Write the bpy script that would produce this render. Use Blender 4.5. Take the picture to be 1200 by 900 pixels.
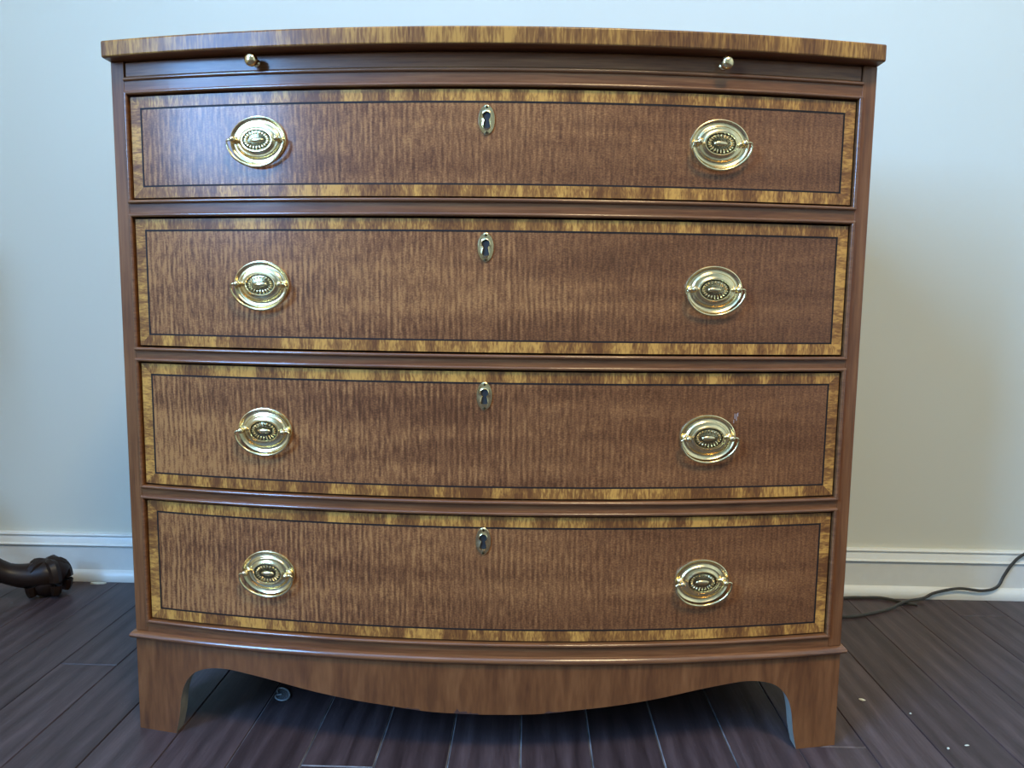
import bpy, bmesh, math, random
from mathutils import Vector, Matrix

for o in list(bpy.data.objects):
    bpy.data.objects.remove(o)
S = bpy.context.scene
C = S.collection
random.seed(7)

# ------------------------------------------------------------------ camera
cam_d = bpy.data.cameras.new('camera')
cam = bpy.data.objects.new('camera', cam_d)
C.objects.link(cam)
cam_d.sensor_width = 36.0
cam_d.lens = 36.0 * 880.0 / 1200.0
cam_d.clip_start = 0.02
_r = Vector((0.9996415, 0.02377411, 0.01231508))
_u = Vector((-0.01487992, 0.11091323, 0.99371869))
_f = Vector((-0.02225887, 0.99354569, -0.11122722))
cam.matrix_world = Matrix(((_r.x, _u.x, -_f.x, 0.0490), (_r.y, _u.y, -_f.y, -0.8756),
                           (_r.z, _u.z, -_f.z, 0.5370), (0, 0, 0, 1)))
S.camera = cam

# ------------------------------------------------------------------ world, lights, exposure
S.view_settings.view_transform = 'Standard'
S.view_settings.look = 'None'
S.view_settings.gamma = 1.0
S.view_settings.use_curve_mapping = False
S.view_settings.exposure = 0.0
world = bpy.data.worlds.new('sky')
S.world = world
world.use_nodes = True
bg = world.node_tree.nodes['Background']
bg.inputs['Color'].default_value = (0.22, 0.62, 1.0, 1)
bg.inputs['Strength'].default_value = 2.0

# room extents and the daylight window in the left wall
XL, XR, YF, YB, ZC = -1.62, 2.60, -6.00, 0.4899, 3.20
WY0, WY1, WZ0, WZ1 = -2.40, -1.22, 0.90, 2.90

def area_light(name, loc, target, sx, sy, power, col):
    d = bpy.data.lights.new(name, 'AREA')
    d.shape = 'RECTANGLE'
    d.size, d.size_y = sx, sy
    d.energy, d.color = power, col
    o = bpy.data.objects.new(name, d)
    C.objects.link(o)
    o.location = loc
    o.rotation_euler = (Vector(target) - Vector(loc)).to_track_quat('-Z', 'Y').to_euler()
    return o

area_light('window_daylight', (XL - 0.14, (WY0 + WY1) / 2, (WZ0 + WZ1) / 2), (5, (WY0 + WY1) / 2, (WZ0 + WZ1) / 2),
           WY1 - WY0, WZ1 - WZ0, 430, (0.21, 0.48, 1.0))
area_light('warm_fill', (0.75, -1.7, ZC - 0.06), (0.75, -1.7, 0), 0.7, 0.7, 84, (1.0, 0.79, 0.40))  # added warm fill for the room's ambient light, no actual fixture

# ------------------------------------------------------------------ material helpers
class NT:
    def __init__(s, name):
        s.m = bpy.data.materials.new(name)
        s.m.use_nodes = True
        s.t = s.m.node_tree
        s.b = s.t.nodes['Principled BSDF']
        s.out = s.t.nodes['Material Output']
    def n(s, kind, **kw):
        nd = s.t.nodes.new('ShaderNode' + kind)
        for k, v in kw.items():
            setattr(nd, k, v)
        return nd
    def l(s, a, b):
        s.t.links.new(a, b)
    def coords(s, scale, rnd=0.0):
        tc = s.n('TexCoord')
        src = tc.outputs['Object']
        if rnd:
            oi = s.n('ObjectInfo')
            ml = s.n('Math', operation='MULTIPLY')
            s.l(oi.outputs['Random'], ml.inputs[0]); ml.inputs[1].default_value = rnd
            ad = s.n('VectorMath', operation='ADD')
            s.l(src, ad.inputs[0]); s.l(ml.outputs[0], ad.inputs[1])
            src = ad.outputs[0]
        mp = s.n('Mapping')
        mp.inputs['Scale'].default_value = scale
        s.l(src, mp.inputs['Vector'])
        return mp.outputs[0]
    def noise(s, scale, rnd=0.0, detail=3, rough=0.55, dist=0.0):
        nz = s.n('TexNoise')
        nz.inputs['Scale'].default_value = 1.0
        nz.inputs['Detail'].default_value = detail
        nz.inputs['Roughness'].default_value = rough
        nz.inputs['Distortion'].default_value = dist
        s.l(s.coords(scale, rnd), nz.inputs['Vector'])
        return nz.outputs['Fac']
    def ramp(s, fac, stops):
        r = s.n('ValToRGB')
        e = r.color_ramp.elements
        while len(e) < len(stops):
            e.new(0.5)
        for i, (p, c) in enumerate(stops):
            e[i].position = p
            e[i].color = (c[0], c[1], c[2], 1) if not isinstance(c, float) else (c, c, c, 1)
        s.l(fac, r.inputs['Fac'])
        return r.outputs['Color']
    def math(s, op, a, b):
        m = s.n('Math', operation=op)
        for i, v in enumerate((a, b)):
            if isinstance(v, (int, float)):
                m.inputs[i].default_value = v
            else:
                s.l(v, m.inputs[i])
        return m.outputs[0]
    def mix(s, fac, a, b, mode='MIX'):
        m = s.n('Mix', data_type='RGBA', blend_type=mode)
        for sock, v in ((m.inputs[0], fac), (m.inputs[6], a), (m.inputs[7], b)):
            if isinstance(v, (int, float)):
                sock.default_value = v
            elif isinstance(v, tuple):
                sock.default_value = (v[0], v[1], v[2], 1)
            else:
                s.l(v, sock)
        return m.outputs[2]
    def bump(s, h, strength, dist=0.001):
        b = s.n('Bump')
        b.inputs['Strength'].default_value = strength
        b.inputs['Distance'].default_value = dist
        s.l(h, b.inputs['Height'])
        s.l(b.outputs[0], s.b.inputs['Normal'])
    def set(s, **kw):
        for k, v in kw.items():
            i = s.b.inputs[k]
            if isinstance(v, tuple):
                i.default_value = (v[0], v[1], v[2], 1)
            elif isinstance(v, (int, float)):
                i.default_value = v
            else:
                s.l(v, i)
        return s

def plain(name, col, rough=0.5, metal=0.0, spec=0.5, vary=0.12, vscale=60):
    t = NT(name)
    f = t.noise((vscale,) * 3, detail=3)
    c = t.ramp(f, [(0.3, tuple(x * (1 - vary) for x in col)), (0.7, tuple(min(1, x * (1 + vary)) for x in col))])
    t.set(**{'Base Color': c, 'Roughness': rough, 'Metallic': metal, 'Specular IOR Level': spec})
    return t.m

def figured_mahogany():
    t = NT('figured mahogany')
    wv = t.n('TexWave', wave_type='BANDS', bands_direction='X')
    for k_, v_ in (('Scale', 1.0), ('Distortion', 8.0), ('Detail', 2.0), ('Detail Scale', 0.30), ('Detail Roughness', 0.6)):
        wv.inputs[k_].default_value = v_
    t.l(t.coords((50, 50, 17), 9), wv.inputs['Vector'])
    rip = wv.outputs['Fac']
    rip2 = t.noise((380, 380, 60), 9, detail=3)
    fine = t.noise((420, 420, 900), 9, detail=2)
    band = t.noise((2.2, 2.2, 26), 9, detail=4, dist=0.5)
    amp = t.noise((9, 9, 16), 9, detail=3)
    big = t.noise((3.0, 3.0, 5.0), 9, detail=2)
    # the veneer's rippled figure, strengthened to the left to paint in its angled sheen
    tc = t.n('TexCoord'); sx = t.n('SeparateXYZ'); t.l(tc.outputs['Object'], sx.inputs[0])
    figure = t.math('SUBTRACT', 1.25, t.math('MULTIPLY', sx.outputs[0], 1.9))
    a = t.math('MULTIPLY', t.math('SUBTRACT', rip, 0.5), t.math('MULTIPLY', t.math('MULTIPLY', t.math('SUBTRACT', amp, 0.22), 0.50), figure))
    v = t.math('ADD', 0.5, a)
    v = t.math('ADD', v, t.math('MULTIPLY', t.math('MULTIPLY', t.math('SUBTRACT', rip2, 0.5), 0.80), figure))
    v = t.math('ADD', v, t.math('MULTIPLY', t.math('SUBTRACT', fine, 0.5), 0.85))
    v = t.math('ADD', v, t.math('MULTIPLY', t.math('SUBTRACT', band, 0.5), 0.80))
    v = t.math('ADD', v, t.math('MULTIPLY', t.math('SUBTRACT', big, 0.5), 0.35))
    v = t.math('SUBTRACT', v, t.math('MULTIPLY', sx.outputs[0], 0.25))  # lighter left, darker right: window light and sheen painted into the veneer colour
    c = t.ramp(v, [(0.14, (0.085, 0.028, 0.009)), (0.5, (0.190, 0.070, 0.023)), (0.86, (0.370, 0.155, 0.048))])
    t.set(**{'Base Color': c, 'Roughness': 0.5, 'Specular IOR Level': 0.12,
             'Coat Weight': 0.42, 'Coat Roughness': 0.20})
    t.bump(t.math('ADD', rip2, fine), 0.25, 0.0004)
    return t.m

def straight_mahogany(name, scale, dark=1.5, coat=0.30, cr=0.18):
    t = NT(name)
    g = t.noise(scale, 5, detail=4, dist=0.4)
    fine = t.noise(tuple(x * 3.2 for x in scale), 5, detail=2)
    v = t.math('ADD', t.math('MULTIPLY', g, 0.65), t.math('MULTIPLY', fine, 0.4))
    c = t.ramp(v, [(0.30, (0.056 * dark, 0.018 * dark, 0.006 * dark)), (0.52, (0.104 * dark, 0.036 * dark, 0.011 * dark)),
                   (0.76, (0.160 * dark, 0.061 * dark, 0.020 * dark))])
    t.set(**{'Base Color': c, 'Roughness': 0.45, 'Specular IOR Level': 0.22, 'Coat Weight': coat, 'Coat Roughness': cr})
    t.bump(fine, 0.18, 0.0003)
    return t.m

def crossband(name, blk, grain, gold=1.0):
    t = NT(name)
    b = t.noise(blk, 9, detail=3, rough=0.6, dist=0.3)
    g = t.noise(grain, 9, detail=3, dist=0.5)
    v = t.math('ADD', t.math('MULTIPLY', t.math('SUBTRACT', b, 0.5), 2.1), 0.5)
    v = t.math('ADD', v, t.math('MULTIPLY', t.math('SUBTRACT', g, 0.5), 1.5))
    c = t.ramp(v, [(0.15, (0.135 * gold, 0.046 * gold, 0.013 * gold)), (0.5, (0.255 * gold, 0.098 * gold, 0.022 * gold)), (0.88, (0.54 * gold, 0.245 * gold, 0.048 * gold))])
    t.set(**{'Base Color': c, 'Roughness': 0.48, 'Specular IOR Level': 0.14, 'Coat Weight': 0.30, 'Coat Roughness': 0.22})
    t.bump(g, 0.15, 0.0003)
    return t.m

def brass(name, col, rough):
    t = NT(name)
    f = t.noise((220, 220, 220), 3, detail=3)
    c = t.ramp(f, [(0.3, tuple(x * 0.82 for x in col)), (0.7, col)])
    r = t.ramp(t.noise((90, 90, 90), 3), [(0.3, rough * 0.8), (0.7, rough * 1.35)])
    t.set(**{'Base Color': c, 'Metallic': 1.0, 'Roughness': r})
    return t.m

def floor_boards():
    t = NT('dark stained oak')
    warp = t.noise((9, 2.0, 9), 17, detail=2)
    g = t.noise((48, 4.5, 48), 17, detail=5, rough=0.62, dist=1.6)
    fine = t.noise((330, 22, 330), 17, detail=3)
    wv = t.n('TexWave', wave_type='BANDS', bands_direction='X')
    wv.inputs['Scale'].default_value = 1.0
    wv.inputs['Distortion'].default_value = 2.0
    wv.inputs['Detail'].default_value = 2.0
    wv.inputs['Detail Scale'].default_value = 1.3
    t.l(t.coords((11, 1.5, 11), 17), wv.inputs['Vector'])
    v = t.math('ADD', t.math('MULTIPLY', wv.outputs['Fac'], 0.16), t.math('MULTIPLY', g, 0.62))
    v = t.math('ADD', v, t.math('MULTIPLY', fine, 0.32))
    v = t.math('SUBTRACT', v, 0.05)
    oi = t.n('ObjectInfo')
    v = t.math('ADD', v, t.math('MULTIPLY', t.math('SUBTRACT', oi.outputs['Random'], 0.5), 0.16))
    c = t.ramp(v, [(0.26, (0.023, 0.013, 0.013)), (0.52, (0.050, 0.031, 0.031)), (0.78, (0.092, 0.061, 0.061))])
    dust = t.ramp(t.noise((520, 520, 520), 0, detail=1), [(0.73, 0.0), (0.78, 0.5)])
    c2 = t.mix(dust, c, (0.20, 0.19, 0.18))
    t.set(**{'Base Color': c2, 'Roughness': 0.46, 'Specular IOR Level': 0.45})
    t.bump(t.math('ADD', g, fine), 0.3, 0.0006)
    return t.m

def wall_paint(name, col):
    t = NT(name)
    f = t.noise((1.5, 1.5, 1.5), detail=2)
    c = t.ramp(f, [(0.3, tuple(x * 0.97 for x in col)), (0.7, tuple(x * 1.03 for x in col))])
    t.set(**{'Base Color': c, 'Roughness': 0.75, 'Specular IOR Level': 0.25})
    t.bump(t.noise((240, 240, 240), detail=2), 0.06, 0.0006)
    return t.m

M = {}
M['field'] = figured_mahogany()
M['stile'] = straight_mahogany('mahogany upright grain', (130, 130, 7))
M['rail'] = straight_mahogany('mahogany long grain', (6, 60, 190))
M['plinth'] = straight_mahogany('mahogany plinth veneer', (55, 55, 9), 1.4)
M['bead'] = straight_mahogany('polished mahogany bead', (6, 60, 190), 1.5, 1.0, 0.14)
M['bandh'] = crossband('crossband veneer horizontal', (42, 6, 5), (420, 300, 110))
M['bandv'] = crossband('crossband veneer vertical', (5, 6, 42), (110, 300, 420))
M['topedge'] = crossband('top edge veneer', (16, 6, 4), (380, 300, 45), 0.80)
M['string'] = plain('ebony stringing', (0.016, 0.010, 0.007), 0.6, spec=0.2)
M['brass'] = brass('polished brass', (0.90, 0.70, 0.37), 0.20)
M['patina'] = brass('dark brass patina', (0.055, 0.042, 0.018), 0.5)
M['void'] = plain('keyhole dark', (0.008, 0.008, 0.009), 0.7)
M['raw'] = plain('bare wood', (0.25, 0.22, 0.17), 0.85)
M['inner'] = plain('inner carcass wood', (0.10, 0.06, 0.035), 0.8)
M['wall'] = wall_paint('wall paint', (0.61, 0.585, 0.47))
M['ceil'] = wall_paint('ceiling paint', (0.80, 0.79, 0.75))
M['trim'] = plain('trim paint', (0.68, 0.66, 0.58), 0.35, vary=0.02)
M['floor'] = floor_boards()
M['dust'] = plain('dusty seam', (0.16, 0.15, 0.15), 0.9, vary=0.8, vscale=25)
M['sub'] = plain('subfloor', (0.01, 0.008, 0.008), 0.8)
M['darkwood'] = straight_mahogany('dark carved wood', (20, 60, 60), 0.13, 0.12, 0.3)
M['cord'] = plain('brown cord', (0.045, 0.040, 0.030), 0.5)
M['crumb'] = plain('pale crumb', (0.62, 0.58, 0.44), 0.8)
M['scratch'] = plain('scratch', (0.42, 0.32, 0.27), 0.7)
M['chip'] = plain('veneer chip', (0.055, 0.020, 0.012), 0.8)

def clear_plastic():
    t = NT('clear plastic')
    tr = t.n('BsdfTransparent')
    mx = t.n('MixShader')
    mx.inputs[0].default_value = 0.13
    t.set(**{'Base Color': t.ramp(t.noise((300, 300, 300)), [(0.3, (0.5, 0.55, 0.55)), (0.7, (0.7, 0.75, 0.75))]), 'Roughness': 0.2})
    t.l(tr.outputs[0], mx.inputs[1]); t.l(t.b.outputs[0], mx.inputs[2])
    t.l(mx.outputs[0], t.out.inputs['Surface'])
    return t.m
M['clear'] = clear_plastic()
M['rim'] = plain('frosted plastic edge', (0.22, 0.24, 0.24), 0.35)
def pane_glass():
    t = NT('window glass')
    tr = t.n('BsdfTransparent'); gl = t.n('BsdfGlossy'); mx = t.n('MixShader')
    gl.inputs['Roughness'].default_value = 0.02
    mx.inputs[0].default_value = 0.06
    t.l(tr.outputs[0], mx.inputs[1]); t.l(gl.outputs[0], mx.inputs[2])
    t.l(mx.outputs[0], t.out.inputs['Surface'])
    return t.m
M['glass'] = pane_glass()

# ------------------------------------------------------------------ mesh helpers
def link(name, bm, mats, parent=None, smooth=False, loc=None, rotz=0.0):
    bmesh.ops.remove_doubles(bm, verts=bm.verts, dist=1e-6)
    bmesh.ops.recalc_face_normals(bm, faces=bm.faces)
    me = bpy.data.meshes.new(name)
    bm.to_mesh(me); bm.free()
    for m in (mats if isinstance(mats, (list, tuple)) else [mats]):
        me.materials.append(m)
    if smooth:
        for p in me.polygons:
            p.use_smooth = True
        try:
            me.set_sharp_from_angle(angle=math.radians(38))
        except Exception:
            pass
    return put(name, me, parent, loc, rotz)

def put(name, me, parent=None, loc=None, rotz=0.0):
    o = bpy.data.objects.new(name, me)
    C.objects.link(o)
    if parent:
        o.parent = parent
    if loc:
        o.location = loc
    o.rotation_euler = (0, 0, rotz)
    return o

def thing(name, label, cat, loc=(0, 0, 0), group=None):
    o = bpy.data.objects.new(name, None)
    C.objects.link(o)
    o.location = loc
    return tag(o, label, cat, group)

def tag(o, label, cat, group=None):
    o['label'] = label; o['category'] = cat
    if group:
        o['group'] = group
    return o

def struct(o, label=None):
    o['kind'] = 'structure'
    if label:
        o['label'] = label
    return o

def box(bm, x0, x1, y0, y1, z0, z1):
    v = [bm.verts.new((x, y, z)) for x in (x0, x1) for y in (y0, y1) for z in (z0, z1)]
    for f in ((0, 1, 3, 2), (4, 6, 7, 5), (0, 4, 5, 1), (2, 3, 7, 6), (0, 2, 6, 4), (1, 5, 7, 3)):
        bm.faces.new([v[i] for i in f])

def bevel(o, w, seg=2):
    m = o.modifiers.new('bevel', 'BEVEL')
    m.width = w; m.segments = seg; m.limit_method = 'ANGLE'; m.angle_limit = math.radians(40)
    for p in o.data.polygons:
        p.use_smooth = True
    try:
        o.data.set_sharp_from_angle(angle=math.radians(60))
    except Exception:
        pass
    return o

HW, BOW = 0.43, 0.0482          # half width of the case, depth of the bow
def bow(x):
    return -BOW * (1 - (x / HW) ** 2)
def lin(a, b, n):
    return [a + (b - a) * i / n for i in range(n + 1)]

def slab(bm, xs, zlo, zhi, df, db, edge_mat=None, yfun=bow):
    """plate whose front follows the bow: columns of quads between zlo(x) and zhi(x)"""
    fl = zlo if callable(zlo) else (lambda x: zlo)
    fh = zhi if callable(zhi) else (lambda x: zhi)
    cols = []
    for x in xs:
        y = yfun(x)
        cols.append([bm.verts.new((x, y - df, fl(x))), bm.verts.new((x, y - df, fh(x))),
                     bm.verts.new((x, y + db, fh(x))), bm.verts.new((x, y + db, fl(x)))])
    for a, b in zip(cols, cols[1:]):
        for i in range(4):
            j = (i + 1) % 4
            f = bm.faces.new((a[i], b[i], b[j], a[j]))
            if edge_mat is not None and i == 3:
                f.material_index = edge_mat
    bm.faces.new(cols[0]); bm.faces.new(cols[-1][::-1])

def sweep_front(bm, prof, x0, x1, n):
    """closed profile of (outward offset, z) swept along the bow"""
    rings = [[bm.verts.new((x, bow(x) - d, z)) for d, z in prof] for x in lin(x0, x1, n)]
    k = len(prof)
    for a, b in zip(rings, rings[1:]):
        for i in range(k):
            bm.faces.new((a[i], b[i], b[(i + 1) % k], a[(i + 1) % k]))
    bm.faces.new(rings[0]); bm.faces.new(rings[-1][::-1])

def half_round(c, w, base, nose, n=8):
    """(offset, position) of a bead across its width"""
    p = [(base, c - w / 2)]
    for i in range(n + 1):
        a = -math.pi / 2 + math.pi * i / n
        p.append((nose - (w * 0.5) + (w * 0.5) * math.cos(a), c + (w / 2) * math.sin(a)))
    p.append((base, c + w / 2))
    return p

def lathe_y(bm, prof, n=16, cx=0.0, cz=0.0):
    """profile of (radius, outward height) turned about the -y axis"""
    rings = []
    for r, h in prof:
        if r < 1e-6:
            rings.append([bm.verts.new((cx, -h, cz))])
        else:
            rings.append([bm.verts.new((cx + r * math.cos(2 * math.pi * i / n), -h, cz + r * math.sin(2 * math.pi * i / n))) for i in range(n)])
    for a, b in zip(rings, rings[1:]):
        for i in range(n):
            j = (i + 1) % n
            if len(a) == 1 and len(b) == 1:
                continue
            if len(b) == 1:
                bm.faces.new((a[i], a[j], b[0]))
            elif len(a) == 1:
                bm.faces.new((a[0], b[j], b[i]))
            else:
                bm.faces.new((a[i], a[j], b[j], b[i]))

def tube(bm, pts, rad, n=8, squash=None):
    P = [Vector(p) for p in pts]
    rads = rad if isinstance(rad, (list, tuple)) else [rad] * len(P)
    up = Vector((0, 0, 1))
    rings = []
    for i, p in enumerate(P):
        d = (P[min(i + 1, len(P) - 1)] - P[max(i - 1, 0)]).normalized()
        s = d.cross(up)
        if s.length < 1e-3:
            s = d.cross(Vector((1, 0, 0)))
        s.normalize()
        u = s.cross(d).normalized()
        ra = rads[i]
        rw, rh = ra if isinstance(ra, (list, tuple)) else (ra, ra)
        rings.append([bm.verts.new(p + s * rw * math.cos(2 * math.pi * k / n) + u * rh * math.sin(2 * math.pi * k / n)) for k in range(n)])
    for a, b in zip(rings, rings[1:]):
        for k in range(n):
            j = (k + 1) % n
            bm.faces.new((a[k], a[j], b[j], b[k]))
    bm.faces.new(rings[0]); bm.faces.new(rings[-1][::-1])

def spline(pts, sub=8):
    P = [Vector(p) for p in pts]
    out = []
    for i in range(len(P) - 1):
        p0, p1, p2, p3 = P[max(i - 1, 0)], P[i], P[i + 1], P[min(i + 2, len(P) - 1)]
        for k in range(sub):
            t = k / sub
            out.append(0.5 * ((2 * p1) + (p2 - p0) * t + (2 * p0 - 5 * p1 + 4 * p2 - p3) * t * t + (3 * p1 - p0 - 3 * p2 + p3) * t ** 3))
    out.append(P[-1])
    return out

# ------------------------------------------------------------------ the room
bm = bmesh.new(); box(bm, XL, XR + 0.12, YB, YB + 0.12, 0, ZC)
struct(link('wall_back', bm, M['wall']), 'pale painted wall behind the chest of drawers')
bm = bmesh.new()
box(bm, XL - 0.12, XL, YF, WY0, 0, ZC); box(bm, XL - 0.12, XL, WY1, YB + 0.12, 0, ZC)
box(bm, XL - 0.12, XL, WY0, WY1, 0, WZ0); box(bm, XL - 0.12, XL, WY0, WY1, WZ1, ZC)
struct(link('wall_left', bm, M['wall']))
bm = bmesh.new(); box(bm, XR, XR + 0.12, YF, YB, 0, ZC)
struct(link('wall_right', bm, M['wall']))
bm = bmesh.new(); box(bm, XL - 0.12, XR + 0.12, YF - 0.12, YF, 0, ZC)
struct(link('wall_front', bm, M['wall']))
bm = bmesh.new(); box(bm, XL - 0.12, XR + 0.12, YF - 0.12, YB + 0.12, ZC, ZC + 0.1)
struct(link('ceiling', bm, M['ceil']))

win = bpy.data.objects.new('window_1', None); C.objects.link(win); struct(win)
bm = bmesh.new()
for (a, b, c, d) in ((WY0, WY0 + .05, WZ0, WZ1), (WY1 - .05, WY1, WZ0, WZ1), (WY0, WY1, WZ0, WZ0 + .05), (WY0, WY1, WZ1 - .05, WZ1),
                     ((WY0 + WY1) / 2 - .02, (WY0 + WY1) / 2 + .02, WZ0, WZ1), (WY0, WY1, (WZ0 + WZ1) / 2 - .02, (WZ0 + WZ1) / 2 + .02)):
    box(bm, XL - 0.09, XL - 0.04, a, b, c, d)
link('window_frame', bm, M['trim'], win)
for i in range(2):
    for j in range(2):
        ya = WY0 + .05 if i == 0 else (WY0 + WY1) / 2 + .02
        yb_ = (WY0 + WY1) / 2 - .02 if i == 0 else WY1 - .05
        za = WZ0 + .05 if j == 0 else (WZ0 + WZ1) / 2 + .02
        zb = (WZ0 + WZ1) / 2 - .02 if j == 0 else WZ1 - .05
        bm = bmesh.new(); box(bm, XL - 0.068, XL - 0.064, ya, yb_, za, zb)
        link('pane', bm, M['glass'], win)

# floor boards, each its own piece
fl = bpy.data.objects.new('floor', None); C.objects.link(fl)
struct(fl, 'dark stained narrow plank wood floor')
bm = bmesh.new(); box(bm, XL, XR, YF, YB, -0.045, -0.0145)
link('subfloor', bm, M['sub'], fl)
PX0, PW = 0.0455, 0.0845
fixed = {-8: [0.155], -3: [-0.069], 9: [0.398], 4: [-0.005]}
def plank(x0, x1, y0, y1, dusty=False):
    g, c = 0.0003, 0.0010
    bm = bmesh.new()
    L = [(x0 + g, x1 - g, y0 + g, y1 - g, -0.0145), (x0 + g, x1 - g, y0 + g, y1 - g, -c), (x0 + g + c, x1 - g - c, y0 + g + c, y1 - g - c, 0.0)]
    R_ = [[bm.verts.new(p) for p in ((a, d, z), (b, d, z), (b, e, z), (a, e, z))] for a, b, d, e, z in L]
    for a, b in zip(R_, R_[1:]):
        for i in range(4):
            f = bm.faces.new((a[i], a[(i + 1) % 4], b[(i + 1) % 4], b[i]))
            if dusty and b is R_[2]:
                f.material_index = 1
    bm.faces.new(R_[2]); bm.faces.new(R_[0][::-1])
    link('plank', bm, [M['floor'], M['dust']], fl)
k = math.floor((XL - PX0) / PW)
while PX0 + PW * k < XR:
    xa, xb = max(XL, PX0 + PW * k), min(XR, PX0 + PW * (k + 1))
    cuts = list(fixed.get(k, []))
    y = (cuts[0] if cuts else YB - random.uniform(0.75, 1.5)) - random.uniform(0.9, 1.4) * (1 if cuts else 0)
    if not cuts and -0.15 < y < 0.45:
        y -= 0.75
    while y > YF + 0.3:
        cuts.append(y); y -= random.uniform(0.8, 1.4)
    ends = [YB] + sorted(cuts, reverse=True) + [YF]
    if xb - xa > 0.004:
        for a, b in zip(ends, ends[1:]):
            plank(xa, xb, b, a, -5 < k < 4)
    k += 1

# baseboard with moulded cap and a quarter-round shoe along its foot
bbo = bpy.data.objects.new('baseboard_back', None); C.objects.link(bbo)
struct(bbo, 'white moulded baseboard along the back wall')
def along_x(prof, name, mat, parent):
    bm = bmesh.new()
    A = [bm.verts.new((XL, y, z)) for y, z in prof]; B = [bm.verts.new((XR, y, z)) for y, z in prof]
    for i in range(len(prof)):
        j = (i + 1) % len(prof)
        bm.faces.new((A[i], A[j], B[j], B[i]))
    bm.faces.new(A); bm.faces.new(B[::-1])
    return link(name, bm, mat, parent, smooth=True)
yf = 0.4779
along_x([(YB, 0.0), (yf, 0.0), (yf, 0.0662), (yf - .0030, 0.0668), (yf - .0042, 0.0685), (yf - .0030, 0.0702), (yf + .0005, 0.0712),
         (yf + .0016, 0.0760), (yf + .0036, 0.0815), (yf + .0046, 0.0835), (yf + .0022, 0.0845), (yf + .0018, 0.0865), (yf + .0040, 0.0888),
         (YB, 0.0893)], 'moulded_board', M['trim'], bbo)
along_x([(yf, 0.0), (0.4690, 0.0), (0.4684, 0.0050), (0.4692, 0.0105), (0.4715, 0.0155), (0.4748, 0.0192), (yf, 0.0208)], 'shoe_moulding', M['trim'], bbo)

# ------------------------------------------------------------------ chest of drawers
chest = thing('chest_of_drawers', 'bow-front mahogany chest of four drawers with crossbanding and oval brass pulls', 'chest of drawers')
ZT0, ZT1 = 0.7990, 0.8173
XD = 0.4068
XO = 0.4130
DR = [(0.6477, 0.7594), (0.4791, 0.6240), (0.3141, 0.4578), (0.1463, 0.2928)]
N = 44
YBK = 0.4630

# top
XT, YT, BT = 0.4320, -0.0172, 0.0515
bm = bmesh.new()
xs = lin(-XT, XT, 48)
cols = []
for x in xs:
    y = YT - BT * (1 - (x / XT) ** 2)
    cols.append([bm.verts.new((x, y, ZT0)), bm.verts.new((x, y, ZT1)), bm.verts.new((x, YBK + .004, ZT1)), bm.verts.new((x, YBK + .004, ZT0))])
for a, b in zip(cols, cols[1:]):
    for i in range(4):
        f = bm.faces.new((a[i], b[i], b[(i + 1) % 4], a[(i + 1) % 4]))
        if i == 3:
            f.material_index = 1
bm.faces.new(cols[0]); bm.faces.new(cols[-1][::-1])
o = link('top_board', bm, [M['topedge'], M['rail']], chest)
bevel(o, 0.0022, 3)
o['label'] = 'golden veneered edge of the overhanging top'

# sides, back, bottom
for s in (-1, 1):
    bm = bmesh.new(); xa, xb = sorted((s * 0.412, s * HW)); box(bm, xa, xb, 0.0215, YBK, 0.1270, ZT0)
    link('side_panel', bm, M['stile'], chest)
    bm = bmesh.new()
    slab(bm, lin(*sorted((s * XO, s * HW)), 4), 0.1275, ZT0, 0.0012, 0.024)
    bevel(link('stile', bm, M['stile'], chest), 0.0010, 2)
bm = bmesh.new(); box(bm, -0.412, 0.412, YBK - 0.008, YBK, 0.1270, ZT0); link('back_panel', bm, M['inner'], chest)
bm = bmesh.new(); box(bm, -0.412, 0.412, 0.02, YBK - 0.008, 0.1200, 0.1290); link('bottom_board', bm, M['inner'], chest)

# rails
def rail(z0, z1, d=0.0012):
    bm = bmesh.new(); slab(bm, lin(-XO, XO, N), z0, z1, d, 0.05)
    return link('rail', bm, M['rail'], chest)
BW, GAP = 0.0041, 0.0022
rail(DR[0][1] + GAP + BW, 0.7769)
for i in range(3):
    rail(DR[i + 1][1] + GAP + BW, DR[i][0] - GAP - BW)
rail(0.1270, DR[3][0] - GAP - BW)
bm = bmesh.new(); slab(bm, lin(-XO, XO, N), ZT0 - 0.0012, ZT0, -0.004, 0.05); link('rail', bm, M['rail'], chest)

# brushing slide with its bead and two knobs
bm = bmesh.new(); slab(bm, lin(-XO + .0012, XO - .0012, N), 0.7816, 0.7974, 0.0002, 0.03)
slide = bevel(link('pull_out_slide', bm, M['rail'], chest), 0.0008)
bm = bmesh.new(); sweep_front(bm, half_round(0.7790, 0.0040, -0.004, 0.0040), -XO - .0005, XO + .0005, N)
link('slide_bead', bm, M['bead'], chest, smooth=True)
bm = bmesh.new()
lathe_y(bm, [(0, -.001), (.0042, -.001), (.0042, .0012), (.0026, .0022), (.0021, .0055), (.0026, .0076), (.0052, .0088), (.0068, .0112), (.0070, .0138), (.0061, .0164), (.0037, .0180), (0, .0186)], 20)
kme = link('knob', bm, M['brass'], slide, smooth=True, loc=(-0.2520, bow(0.252) - .0002, 0.7892), rotz=math.atan(2 * BOW * -0.252 / HW ** 2))
put('knob', kme.data, slide, (0.2520, bow(0.252) - .0002, 0.7888), math.atan(2 * BOW * 0.252 / HW ** 2))

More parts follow.
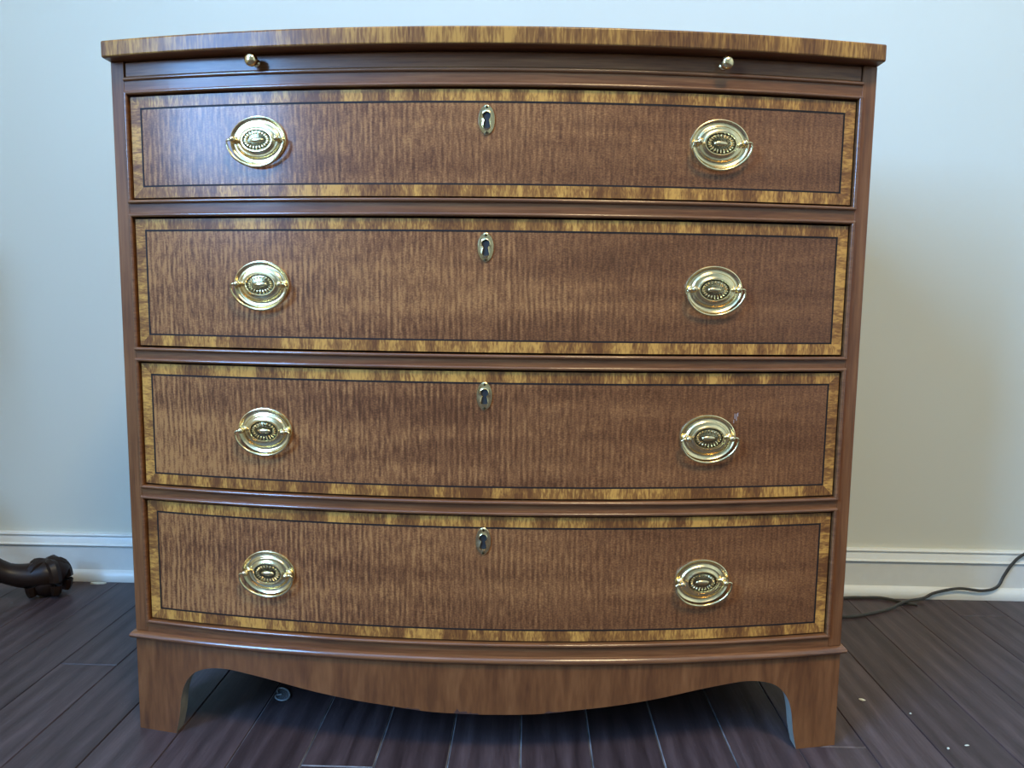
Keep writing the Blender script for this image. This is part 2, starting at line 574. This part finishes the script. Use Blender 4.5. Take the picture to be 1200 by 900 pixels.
# cock beads round each drawer opening
for z0, z1 in DR:
    bm = bmesh.new()
    zb, zt = z0 - GAP - BW / 2, z1 + GAP + BW / 2
    for zc in (zb, zt):
        sweep_front(bm, half_round(zc, BW, -0.012, 0.0052), -XO, XO, N)
    for s in (-1, 1):
        xc = s * (XO - BW / 2)
        pr = half_round(xc, BW, -0.012, 0.0052)
        a = [bm.verts.new((p, bow(xc) - d, zb)) for d, p in pr]
        b = [bm.verts.new((p, bow(xc) - d, zt)) for d, p in pr]
        for i in range(len(pr)):
            j = (i + 1) % len(pr)
            bm.faces.new((a[i], a[j], b[j], b[i]))
        bm.faces.new(a); bm.faces.new(b[::-1])
    link('cock_bead', bm, M['bead'], chest, smooth=True)

# shared brass hardware meshes (built facing -y about the origin)
def ell_rings(bm, rings, n=48, cap=True):
    R_ = [[bm.verts.new((a * math.cos(2 * math.pi * i / n), -h, b * math.sin(2 * math.pi * i / n))) for i in range(n)] for a, b, h in rings]
    for p, q in zip(R_, R_[1:]):
        for i in range(n):
            bm.faces.new((p[i], p[(i + 1) % n], q[(i + 1) % n], q[i]))
    if cap:
        bm.faces.new(R_[-1])

def mesh_of(build, mats):
    bm = bmesh.new(); build(bm)
    o = link('tmp', bm, mats, smooth=True)
    me = o.data; bpy.data.objects.remove(o)
    return me

me_plate = mesh_of(lambda b: ell_rings(b, [(.0322, .0256, -.001), (.0328, .0262, .0004), (.0330, .0264, .0013), (.0326, .0260, .0021), (.0317, .0251, .0024), (.0308, .0242, .0019),
    (.0300, .0234, .0011), (.0280, .0215, .0007), (.0258, .0195, .0010), (.0249, .0187, .0017), (.0243, .0181, .0025), (.0235, .0174, .0028), (.0222, .0162, .0027), (.0205, .0147, .0031), (.0186, .0130, .0040), (.0178, .0122, .0046)]), M['brass'])
me_med = mesh_of(lambda b: ell_rings(b, [(.0180, .0124, .0040), (.0174, .0118, .0048), (.0150, .0098, .0046), (.009, .0055, .0046)]), M['patina'])
def petals(b):
    n = 22
    # raised oval rim
    R_ = []
    for i in range(48):
        t = 2 * math.pi * i / 48
        ring = []
        for q in range(6):
            w = 2 * math.pi * q / 6
            ring.append(b.verts.new(((.0174 + .0009 * math.cos(w)) * math.cos(t), -.0048 - .0010 * math.sin(w), (.0118 + .0009 * math.cos(w)) * math.sin(t))))
        R_.append(ring)
    for i in range(48):
        p, q = R_[i], R_[(i + 1) % 48]
        for j in range(6):
            b.faces.new((p[j], p[(j + 1) % 6], q[(j + 1) % 6], q[j]))
    for i in range(n):
        t = 2 * math.pi * (i + .5) / n
        cx, cz = .0131 * math.cos(t), .0082 * math.sin(t)
        ang = math.atan2(.0047 * math.sin(t), .0055 * math.cos(t))
        m = bmesh.new()
        bmesh.ops.create_uvsphere(m, u_segments=8, v_segments=5, radius=1)
        bmesh.ops.transform(m, matrix=Matrix.Translation((cx, -.0046, cz)) @ Matrix.Rotation(-ang, 4, 'Y') @ Matrix.Diagonal((.0024, .0013, .00105, 1)), verts=m.verts)
        tmp = bpy.data.meshes.new('t'); m.to_mesh(tmp); m.free(); b.from_mesh(tmp); bpy.data.meshes.remove(tmp)
    m = bmesh.new()
    bmesh.ops.create_uvsphere(m, u_segments=16, v_segments=8, radius=1)
    tmp = bpy.data.meshes.new('t'); bmesh.ops.transform(m, matrix=Matrix.Translation((0, -.0048, 0)) @ Matrix.Diagonal((.0080, .0018, .0028, 1)), verts=m.verts)
    m.to_mesh(tmp); m.free(); b.from_mesh(tmp); bpy.data.meshes.remove(tmp)
me_pet = mesh_of(petals, M['brass'])
me_post = mesh_of(lambda b: lathe_y(b, [(0, 0), (.0040, .0005), (.0040, .0022), (.0026, .0032), (.0019, .0050), (.0022, .0062), (.0032, .0078), (.0036, .0098), (.0032, .0118), (.0020, .0131), (0, .0136)], 16), M['brass'])
def bail(b):
    pts = [(-.0285, -.0096, .0004), (-.0312, -.0096, .0002), (-.0328, -.0094, -.0012)]
    for i in range(1, 24):
        t = math.pi + math.pi * i / 24
        pts.append((.0332 * math.cos(t), -.0090 + .0042 * math.sin(-t + math.pi) ** 2 * -1 * -1, -.0012 + .0268 * math.sin(t)))
    pts += [(.0328, -.0094, -.0012), (.0312, -.0096, .0002), (.0285, -.0096, .0004)]
    rr = [.0013, .0014] + [.0011 + .0006 * math.sin(math.pi * i / 26) for i in range(len(pts) - 4)] + [.0014, .0013]
    tube(b, pts, rr, 10)
me_bail = mesh_of(bail, M['brass'])

def keyhole(n=14):
    p = []
    r, cz = .0041, .0040
    for i in range(n + 1):
        a = math.radians(-52) + math.radians(284) * i / n
        p.append((r * math.cos(a), cz + r * math.sin(a)))
    p += [(-.0024, -.0010), (-.0038, -.0076), (-.0010, -.0092), (.0010, -.0092), (.0038, -.0076), (.0024, -.0010)]
    return p
def escut(b):
    inner = keyhole()
    n = len(inner)
    def ring(sc, h, blend=0.0):
        out = []
        for x, z in inner:
            a = math.atan2(z / .0158, x / .0092)
            ex, ez = .0092 * math.cos(a), .0158 * math.sin(a)
            out.append(b.verts.new((ex * sc + (x - ex * sc) * blend, -h, ez * sc + (z - ez * sc) * blend)))
        return out
    R_ = [ring(1.0, -.001), ring(1.0, .0008), ring(.95, .0015), ring(.80, .0017), ring(.80, .0017, .6), ring(.8, .0024, .9), ring(.8, .0020, 1.0), ring(.8, .0003, 1.0)]
    for p, q in zip(R_, R_[1:]):
        for i in range(n):
            b.faces.new((p[i], p[(i + 1) % n], q[(i + 1) % n], q[i]))
# finer outline so that the oval reads as an oval
_kh = keyhole
def keyhole():
    p = _kh(24)
    out = []
    for a, b in zip(p, p[1:] + p[:1]):
        L = math.hypot(b[0] - a[0], b[1] - a[1])
        m = max(1, int(L / .0009))
        for i in range(m):
            out.append((a[0] + (b[0] - a[0]) * i / m, a[1] + (b[1] - a[1]) * i / m))
    return out
me_esc = mesh_of(escut, M['brass'])
def khole(b):
    b.faces.new([b.verts.new((x, -.0004, z)) for x, z in keyhole()])
me_kh = mesh_of(khole, M['void'])
me_pin = mesh_of(lambda b: lathe_y(b, [(.0014, .0008), (.0014, .0020), (.0008, .0024), (0, .0025)], 10), M['patina'])

BAND, STR = 0.0120, 0.0019
pull_z = [0.7075, 0.5508, 0.3848, 0.2164]
esc_dz = [0.0317, 0.0305, 0.0275, 0.0285]
for (z0, z1), pz, ed in zip(DR, pull_z, esc_dz):
    bm = bmesh.new()
    slab(bm, lin(-XD, XD, N), z0, z1, 0.0, 0.018)
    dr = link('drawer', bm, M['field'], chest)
    bevel(dr, 0.0006, 1)
    e = 0.00035
    inner = XD - BAND
    xh = [-XD, -XD + BAND / 2] + lin(-inner, inner, N) + [XD - BAND / 2, XD]
    tri = lambda x: max(0.0, min(BAND, XD - abs(x)))
    bm = bmesh.new(); slab(bm, xh, lambda x: z1 - tri(x), z1, e, -0.0001); link('crossband', bm, M['bandh'], dr)
    bm = bmesh.new(); slab(bm, xh, z0, lambda x: z0 + tri(x), e, -0.0001); link('crossband', bm, M['bandh'], dr)
    for s in (-1, 1):
        bm = bmesh.new()
        slab(bm, lin(*sorted((s * XD, s * inner)), 4), lambda x: z0 + tri(x), lambda x: z1 - tri(x), e, -0.0001)
        link('crossband', bm, M['bandv'], dr)
    bm = bmesh.new()
    xs_ = lin(-inner, inner, N)
    slab(bm, xs_, z1 - BAND - STR, z1 - BAND, e, -0.0001); slab(bm, xs_, z0 + BAND, z0 + BAND + STR, e, -0.0001)
    for s in (-1, 1):
        slab(bm, lin(*sorted((s * inner, s * (inner - STR))), 2), z0 + BAND + STR, z1 - BAND - STR, e, -0.0001)
    link('string_inlay', bm, M['string'], dr)
    ze = z1 - ed
    q = put('escutcheon', me_esc, dr, (0, bow(0), ze)); q['label'] = 'oval brass keyhole plate'
    put('keyhole', me_kh, dr, (0, bow(0), ze))
    put('escutcheon_pin', me_pin, dr, (0.0002, bow(0), ze + .0132)); put('escutcheon_pin', me_pin, dr, (0.0002, bow(0), ze - .0134))
    for s in (-1, 1):
        px = s * 0.2521
        rz = math.atan(2 * BOW * px / HW ** 2)
        at = Vector((px, bow(px), pz))
        rot = Matrix.Rotation(rz, 3, 'Z')
        q = put('pull_plate', me_plate, dr, at, rz); q['label'] = 'oval brass pull backplate'
        put('pull_medallion', me_med, dr, at, rz)
        put('pull_petal_ring', me_pet, dr, at, rz)
        for t in (-1, 1):
            put('pull_post', me_post, dr, at + rot @ Vector((t * 0.0254, 0, 0.0004)), rz)
        q = put('pull_bail', me_bail, dr, at, rz); q.rotation_euler = (0, random.uniform(-.03, .03), rz)

# scratches by the right pull of the third drawer
bm = bmesh.new()
for dx, dz, L in ((0, 0, .006), (.002, -.001, .008), (.0035, .002, .004), (-.001, -.006, .004)):
    x, z = 0.283 + dx, 0.409 + dz
    box(bm, x, x + .0005, bow(x) - .00025, bow(x) + .0004, z - L / 2, z + L / 2)
link('scratch', bm, M['scratch'], chest)

# base moulding (front and both sides)
bm = bmesh.new()
prof = [(-.006, .1183), (.0012, .1183), (.0040, .1190), (.0058, .1206), (.0064, .1226), (.0058, .1246), (.0040, .1264), (.0012, .1275), (-.006, .1275)]
rings = []
for y in (YBK, 0.24, 0.02):
    rings.append([bm.verts.new((-HW - d, y, z)) for d, z in prof])
for x in lin(-HW, HW, N):
    rings.append([bm.verts.new((x * (HW + d) / HW, bow(x) - d, z)) for d, z in prof])
for y in (0.02, 0.24, YBK):
    rings.append([bm.verts.new((HW + d, y, z)) for d, z in prof])
for a, b in zip(rings, rings[1:]):
    for i in range(len(prof) - 1):
        bm.faces.new((a[i], b[i], b[i + 1], a[i + 1]))
link('base_moulding', bm, M['bead'], chest, smooth=True)

# bracket base: shaped apron running into the front feet, side brackets, back brackets
AP = [(0.0, .0560), (.06, .0574), (.105, .0620), (.151, .0668), (.2029, .0743), (.2558, .0843), (.298, .0905), (.316, .0914), (.331, .0899),
      (.346, .0853), (.357, .0773), (.366, .0640), (.371, .0470), (.3745, .0220), (.3795, 0.0)]
sp = spline([(x, 0, z) for x, z in AP], 4)
ap = [(p.x, max(0.0, p.z)) for p in sp]
def zl(x):
    x = abs(x)
    if x >= ap[-1][0]:
        return 0.0
    for (a, za), (b, zb) in zip(ap, ap[1:]):
        if a <= x <= b:
            return za + (zb - za) * (x - a) / max(1e-9, b - a)
    return 0.0
half = [p[0] for p in ap] + [0.392, 0.41, HW]
xs = sorted(set([round(-x, 6) for x in half] + [round(x, 6) for x in half]))
bm = bmesh.new()
slab(bm, xs, zl, 0.1190, 0.0010, 0.0200, edge_mat=1)
o = link('front_apron', bm, [M['plinth'], M['raw']], chest)
o['label'] = 'serpentine apron running into two bracket feet'
def zside(y):
    d = min(y - 0.021, YBK - y)
    if d < 0.040:
        return 0.0
    return min(0.084, 0.0 + (d - 0.040) * 6.0) if d < 0.054 else 0.084
ys = sorted(set([0.021, 0.0609, 0.0611, 0.065, 0.070, 0.0751, 0.12, 0.24, 0.36, 0.4089, 0.414, 0.419, 0.4229, 0.4231, YBK]))
for s in (-1, 1):
    bm = bmesh.new()
    rows = []
    for y in ys:
        z = zside(y)
        rows.append([bm.verts.new((s * HW, y, z)), bm.verts.new((s * HW, y, .119)), bm.verts.new((s * (HW - .02), y, .119)), bm.verts.new((s * (HW - .02), y, z))])
    for a, b in zip(rows, rows[1:]):
        for i in range(4):
            bm.faces.new((a[i], b[i], b[(i + 1) % 4], a[(i + 1) % 4]))
    bm.faces.new(rows[0]); bm.faces.new(rows[-1][::-1])
    link('side_bracket', bm, M['plinth'], chest)
    bm = bmesh.new(); xa, xb = sorted((s * 0.36, s * (HW - .02))); box(bm, xa, xb, YBK - .02, YBK, 0, .119)
    link('back_bracket', bm, M['inner'], chest)
# chipped veneer along the lower edge of the apron
for cx, w, h in ((-0.0245, .0085, .0060), (-0.010, .0065, .0026), (-0.082, .010, .0022), (0.085, .012, .0016)):
    bm = bmesh.new(); zb = zl(cx)
    pts = [(cx - w, zl(cx - w) + .0002), (cx + w, zl(cx + w) + .0002), (cx + w * .8, zb + h * .55), (cx + w * .2, zb + h * .45), (cx - w * .2, zb + h * .4), (cx - w * .5, zb + h), (cx - w * .8, zb + h * .4)]
    f = [bm.verts.new((x, bow(x) - .0013, z)) for x, z in pts]
    b = [bm.verts.new((x, bow(x) - .0005, z)) for x, z in pts]
    bm.faces.new(f); bm.faces.new(b[::-1])
    for i in range(len(pts)):
        j = (i + 1) % len(pts)
        bm.faces.new((f[i], f[j], b[j], b[i]))
    link('veneer_chip', bm, M['chip'], chest)

# ------------------------------------------------------------------ dark carved pedestal stand, only one foot of it in view
TOE = Vector((-0.804, 0.405, 0.0))
CEN = Vector((-1.150, 0.205, 0.0))
stand = thing('pedestal_stand', 'dark carved wooden furniture foot at the left edge, against the baseboard', 'stand', CEN)
rad = (TOE - CEN).length
def build_leg():
    bm = bmesh.new()
    path = [(0.02, 0, .27), (0.07, 0, .262), (0.14, 0, .215), (0.20, 0, .158), (0.255, 0, .113), (0.300, 0, .074), (0.335, 0, .051), (0.366, 0, .041), (0.392, 0, .0415), (0.410, 0, .040), (0.422, 0, .034)]
    rr = [(.020, .034), (.022, .036), (.021, .034), (.020, .029), (.019, .025), (.019, .021), (.020, .0175), (.026, .0215), (.031, .026), (.030, .025), (.022, .018)]
    P = spline(path, 5)
    RR = []
    for i in range(len(rr) - 1):
        for k in range(5):
            t = k / 5
            RR.append((rr[i][0] * (1 - t) + rr[i + 1][0] * t, rr[i][1] * (1 - t) + rr[i + 1][1] * t))
    RR.append(rr[-1])
    tube(bm, P, RR, 16)
    return bm
def build_claw():
    """ball gripped by three claws"""
    bm = bmesh.new()
    m = bmesh.new(); bmesh.ops.create_uvsphere(m, u_segments=20, v_segments=12, radius=.0245)
    bmesh.ops.transform(m, matrix=Matrix.Translation((rad - .006, 0, .0240)) @ Matrix.Diagonal((1.08, 1.1, .98, 1)), verts=m.verts)
    t = bpy.data.meshes.new('t'); m.to_mesh(t); m.free(); bm.from_mesh(t); bpy.data.meshes.remove(t)
    for a in (0, 62, -62, 150, -150):
        ca, sa = math.cos(math.radians(a)), math.sin(math.radians(a))
        pts = [(rad - .004 + ca * r, sa * r, z) for r, z in ((.002, .0575), (.018, .0570), (.0265, .046), (.0295, .031), (.0285, .016), (.0260, .0075))]
        tube(bm, spline(pts, 3), [.0095, .0105, .0110, .0112, .0112, .0110, .0108, .0106, .0104, .0102, .0100, .0096, .0092, .0086, .0080, .0072], 8)
    return bm
ang = math.atan2(TOE.y - CEN.y, TOE.x - CEN.x)
l0 = link('leg', build_leg(), M['darkwood'], stand, smooth=True, rotz=ang)
c0 = link('claw_foot', build_claw(), M['darkwood'], stand, smooth=True, rotz=ang)
for kk in (1, 2):
    put('leg', l0.data, stand, None, ang + kk * 2 * math.pi / 3)
    put('claw_foot', c0.data, stand, None, ang + kk * 2 * math.pi / 3)
bm = bmesh.new()
lathe_y(bm, [(0, .19), (.030, .20), (.040, .22), (.040, .28), (.030, .30), (.026, .34), (.034, .40), (.040, .45), (.030, .52), (.022, .58), (.026, .64), (.045, .66), (0, .662)], 24)
bmesh.ops.transform(bm, matrix=Matrix.Rotation(math.radians(-90), 4, 'X'), verts=bm.verts)
link('column', bm, M['darkwood'], stand, smooth=True)
bm = bmesh.new()
lathe_y(bm, [(0, .660), (.14, .660), (.152, .666), (.152, .674), (.14, .680), (0, .680)], 36)
bmesh.ops.transform(bm, matrix=Matrix.Rotation(math.radians(-90), 4, 'X'), verts=bm.verts)
link('stand_top', bm, M['darkwood'], stand, smooth=True)

# ------------------------------------------------------------------ power cord
cord = [(.7520, .4360, .0026), (.7334, .4430, .0030), (.7144, .4560, .0034), (.6960, .4635, .0034), (.6700, .4635, .0030), (.6400, .4620, .0028),
        (.5900, .4500, .0028), (.5500, .4250, .0028), (.5550, .3850, .0028), (.6000, .3760, .0028), (.6500, .3930, .0028), (.6911, .4135, .0030), (.7315, .4375, .0082),
        (.7724, .4580, .0060), (.7963, .4632, .0150), (.8388, .4645, .0235), (.8820, .4640, .0205), (.9090, .4660, .0275), (.9225, .4700, .0480), (.9350, .4705, .0690),
        (.9520, .4710, .0860), (.9950, .4750, .1070), (1.06, .4780, .160), (1.11, .4780, .230), (1.13, .4760, .290)]
bm = bmesh.new()
pts = spline(cord, 6)
tube(bm, pts, [(.0023, .0028)] * len(pts), 8)
co = thing('power_cord', 'thin dark brown power cord trailing along the baseboard', 'cord', (0, 0, 0))
link('cable', bm, M['cord'], co, smooth=True)
bm = bmesh.new(); box(bm, 1.116, 1.144, .462, YB, .285, .318)
bevel(link('plug', bm, M['cord'], co), .004, 2)

# ------------------------------------------------------------------ bits lying on the floor
# heart-shaped clear plastic piece: rim tube plus a thin web
bm = bmesh.new()
hp = [(-.0052, .0065), (-.0050, .0125), (-.0015, .0165), (.0040, .0140), (.0080, .0070), (.0090, -.0010), (.0080, -.0085), (.0040, -.0130), (-.0020, -.0135), (-.0070, -.0095), (-.0095, -.0035), (-.0080, .0010), (-.0010, .0010)]
hs = spline([(x, y * 1.15, .0014) for x, y in hp], 5)
tube(bm, hs, .0010, 8)
d = thing('plastic_bit', 'small heart-shaped clear plastic bit on the dark floor under the chest', 'plastic bit', (-0.2787, 0.0822, 0.0))
d.rotation_euler.z = 0.45
link('rim', bm, M['rim'], d, smooth=True)
bm = bmesh.new()
a = [bm.verts.new((p.x * .97, p.y * .97, .0010)) for p in hs[::2]]; b = [bm.verts.new((p.x * .97, p.y * .97, .0006)) for p in hs[::2]]
bm.faces.new(a); bm.faces.new(b[::-1])
for i in range(len(a)):
    j = (i + 1) % len(a); bm.faces.new((a[i], a[j], b[j], b[i]))
link('web', bm, M['clear'], d)

def crumb(x, y, L, W_, H, rz, label):
    bm = bmesh.new()
    bmesh.ops.create_icosphere(bm, subdivisions=2, radius=1)
    for v in bm.verts:
        v.co *= 1 + random.uniform(-.16, .16)
    bmesh.ops.transform(bm, matrix=Matrix.Translation((0, 0, H * .92)) @ Matrix.Diagonal((L / 2, W_ / 2, H, 1)), verts=bm.verts)
    o = link('crumb', bm, M['crumb'], None, smooth=True, loc=(x, y, 0), rotz=rz)
    return tag(o, label, 'crumb', 'crumbs on the floor right of the chest')
crumb(.5100, .1060, .0085, .0050, .0012, -.5, 'largest pale crumb on the floor beside the right front foot')
crumb(.5593, .0735, .0032, .0026, .0010, .2, 'tiny pale crumb on the floor right of the largest crumb')
crumb(.5660, -.0040, .0034, .0030, .0012, .9, 'rounder of two white specks at the lower right')
crumb(.5930, .0040, .0062, .0020, .0008, .1, 'thin white sliver on the floor at the lower right')
bm = bmesh.new()
vv = [(-.012, -.003), (.002, -.0045), (.014, -.001), (.016, .0015), (-.002, .0035), (-.012, .002)]
a = [bm.verts.new((x, y, .0022)) for x, y in vv]; b = [bm.verts.new((x, y, 0)) for x, y in vv]
bm.faces.new(a); bm.faces.new(b[::-1])
for i in range(len(a)):
    j = (i + 1) % len(a); bm.faces.new((a[i], a[j], b[j], b[i]))
tag(link('wood_sliver', bm, M['crumb'], None, loc=(-.752, .4605, 0)), 'pale wood sliver by the baseboard next to the dark carved foot', 'wood sliver')
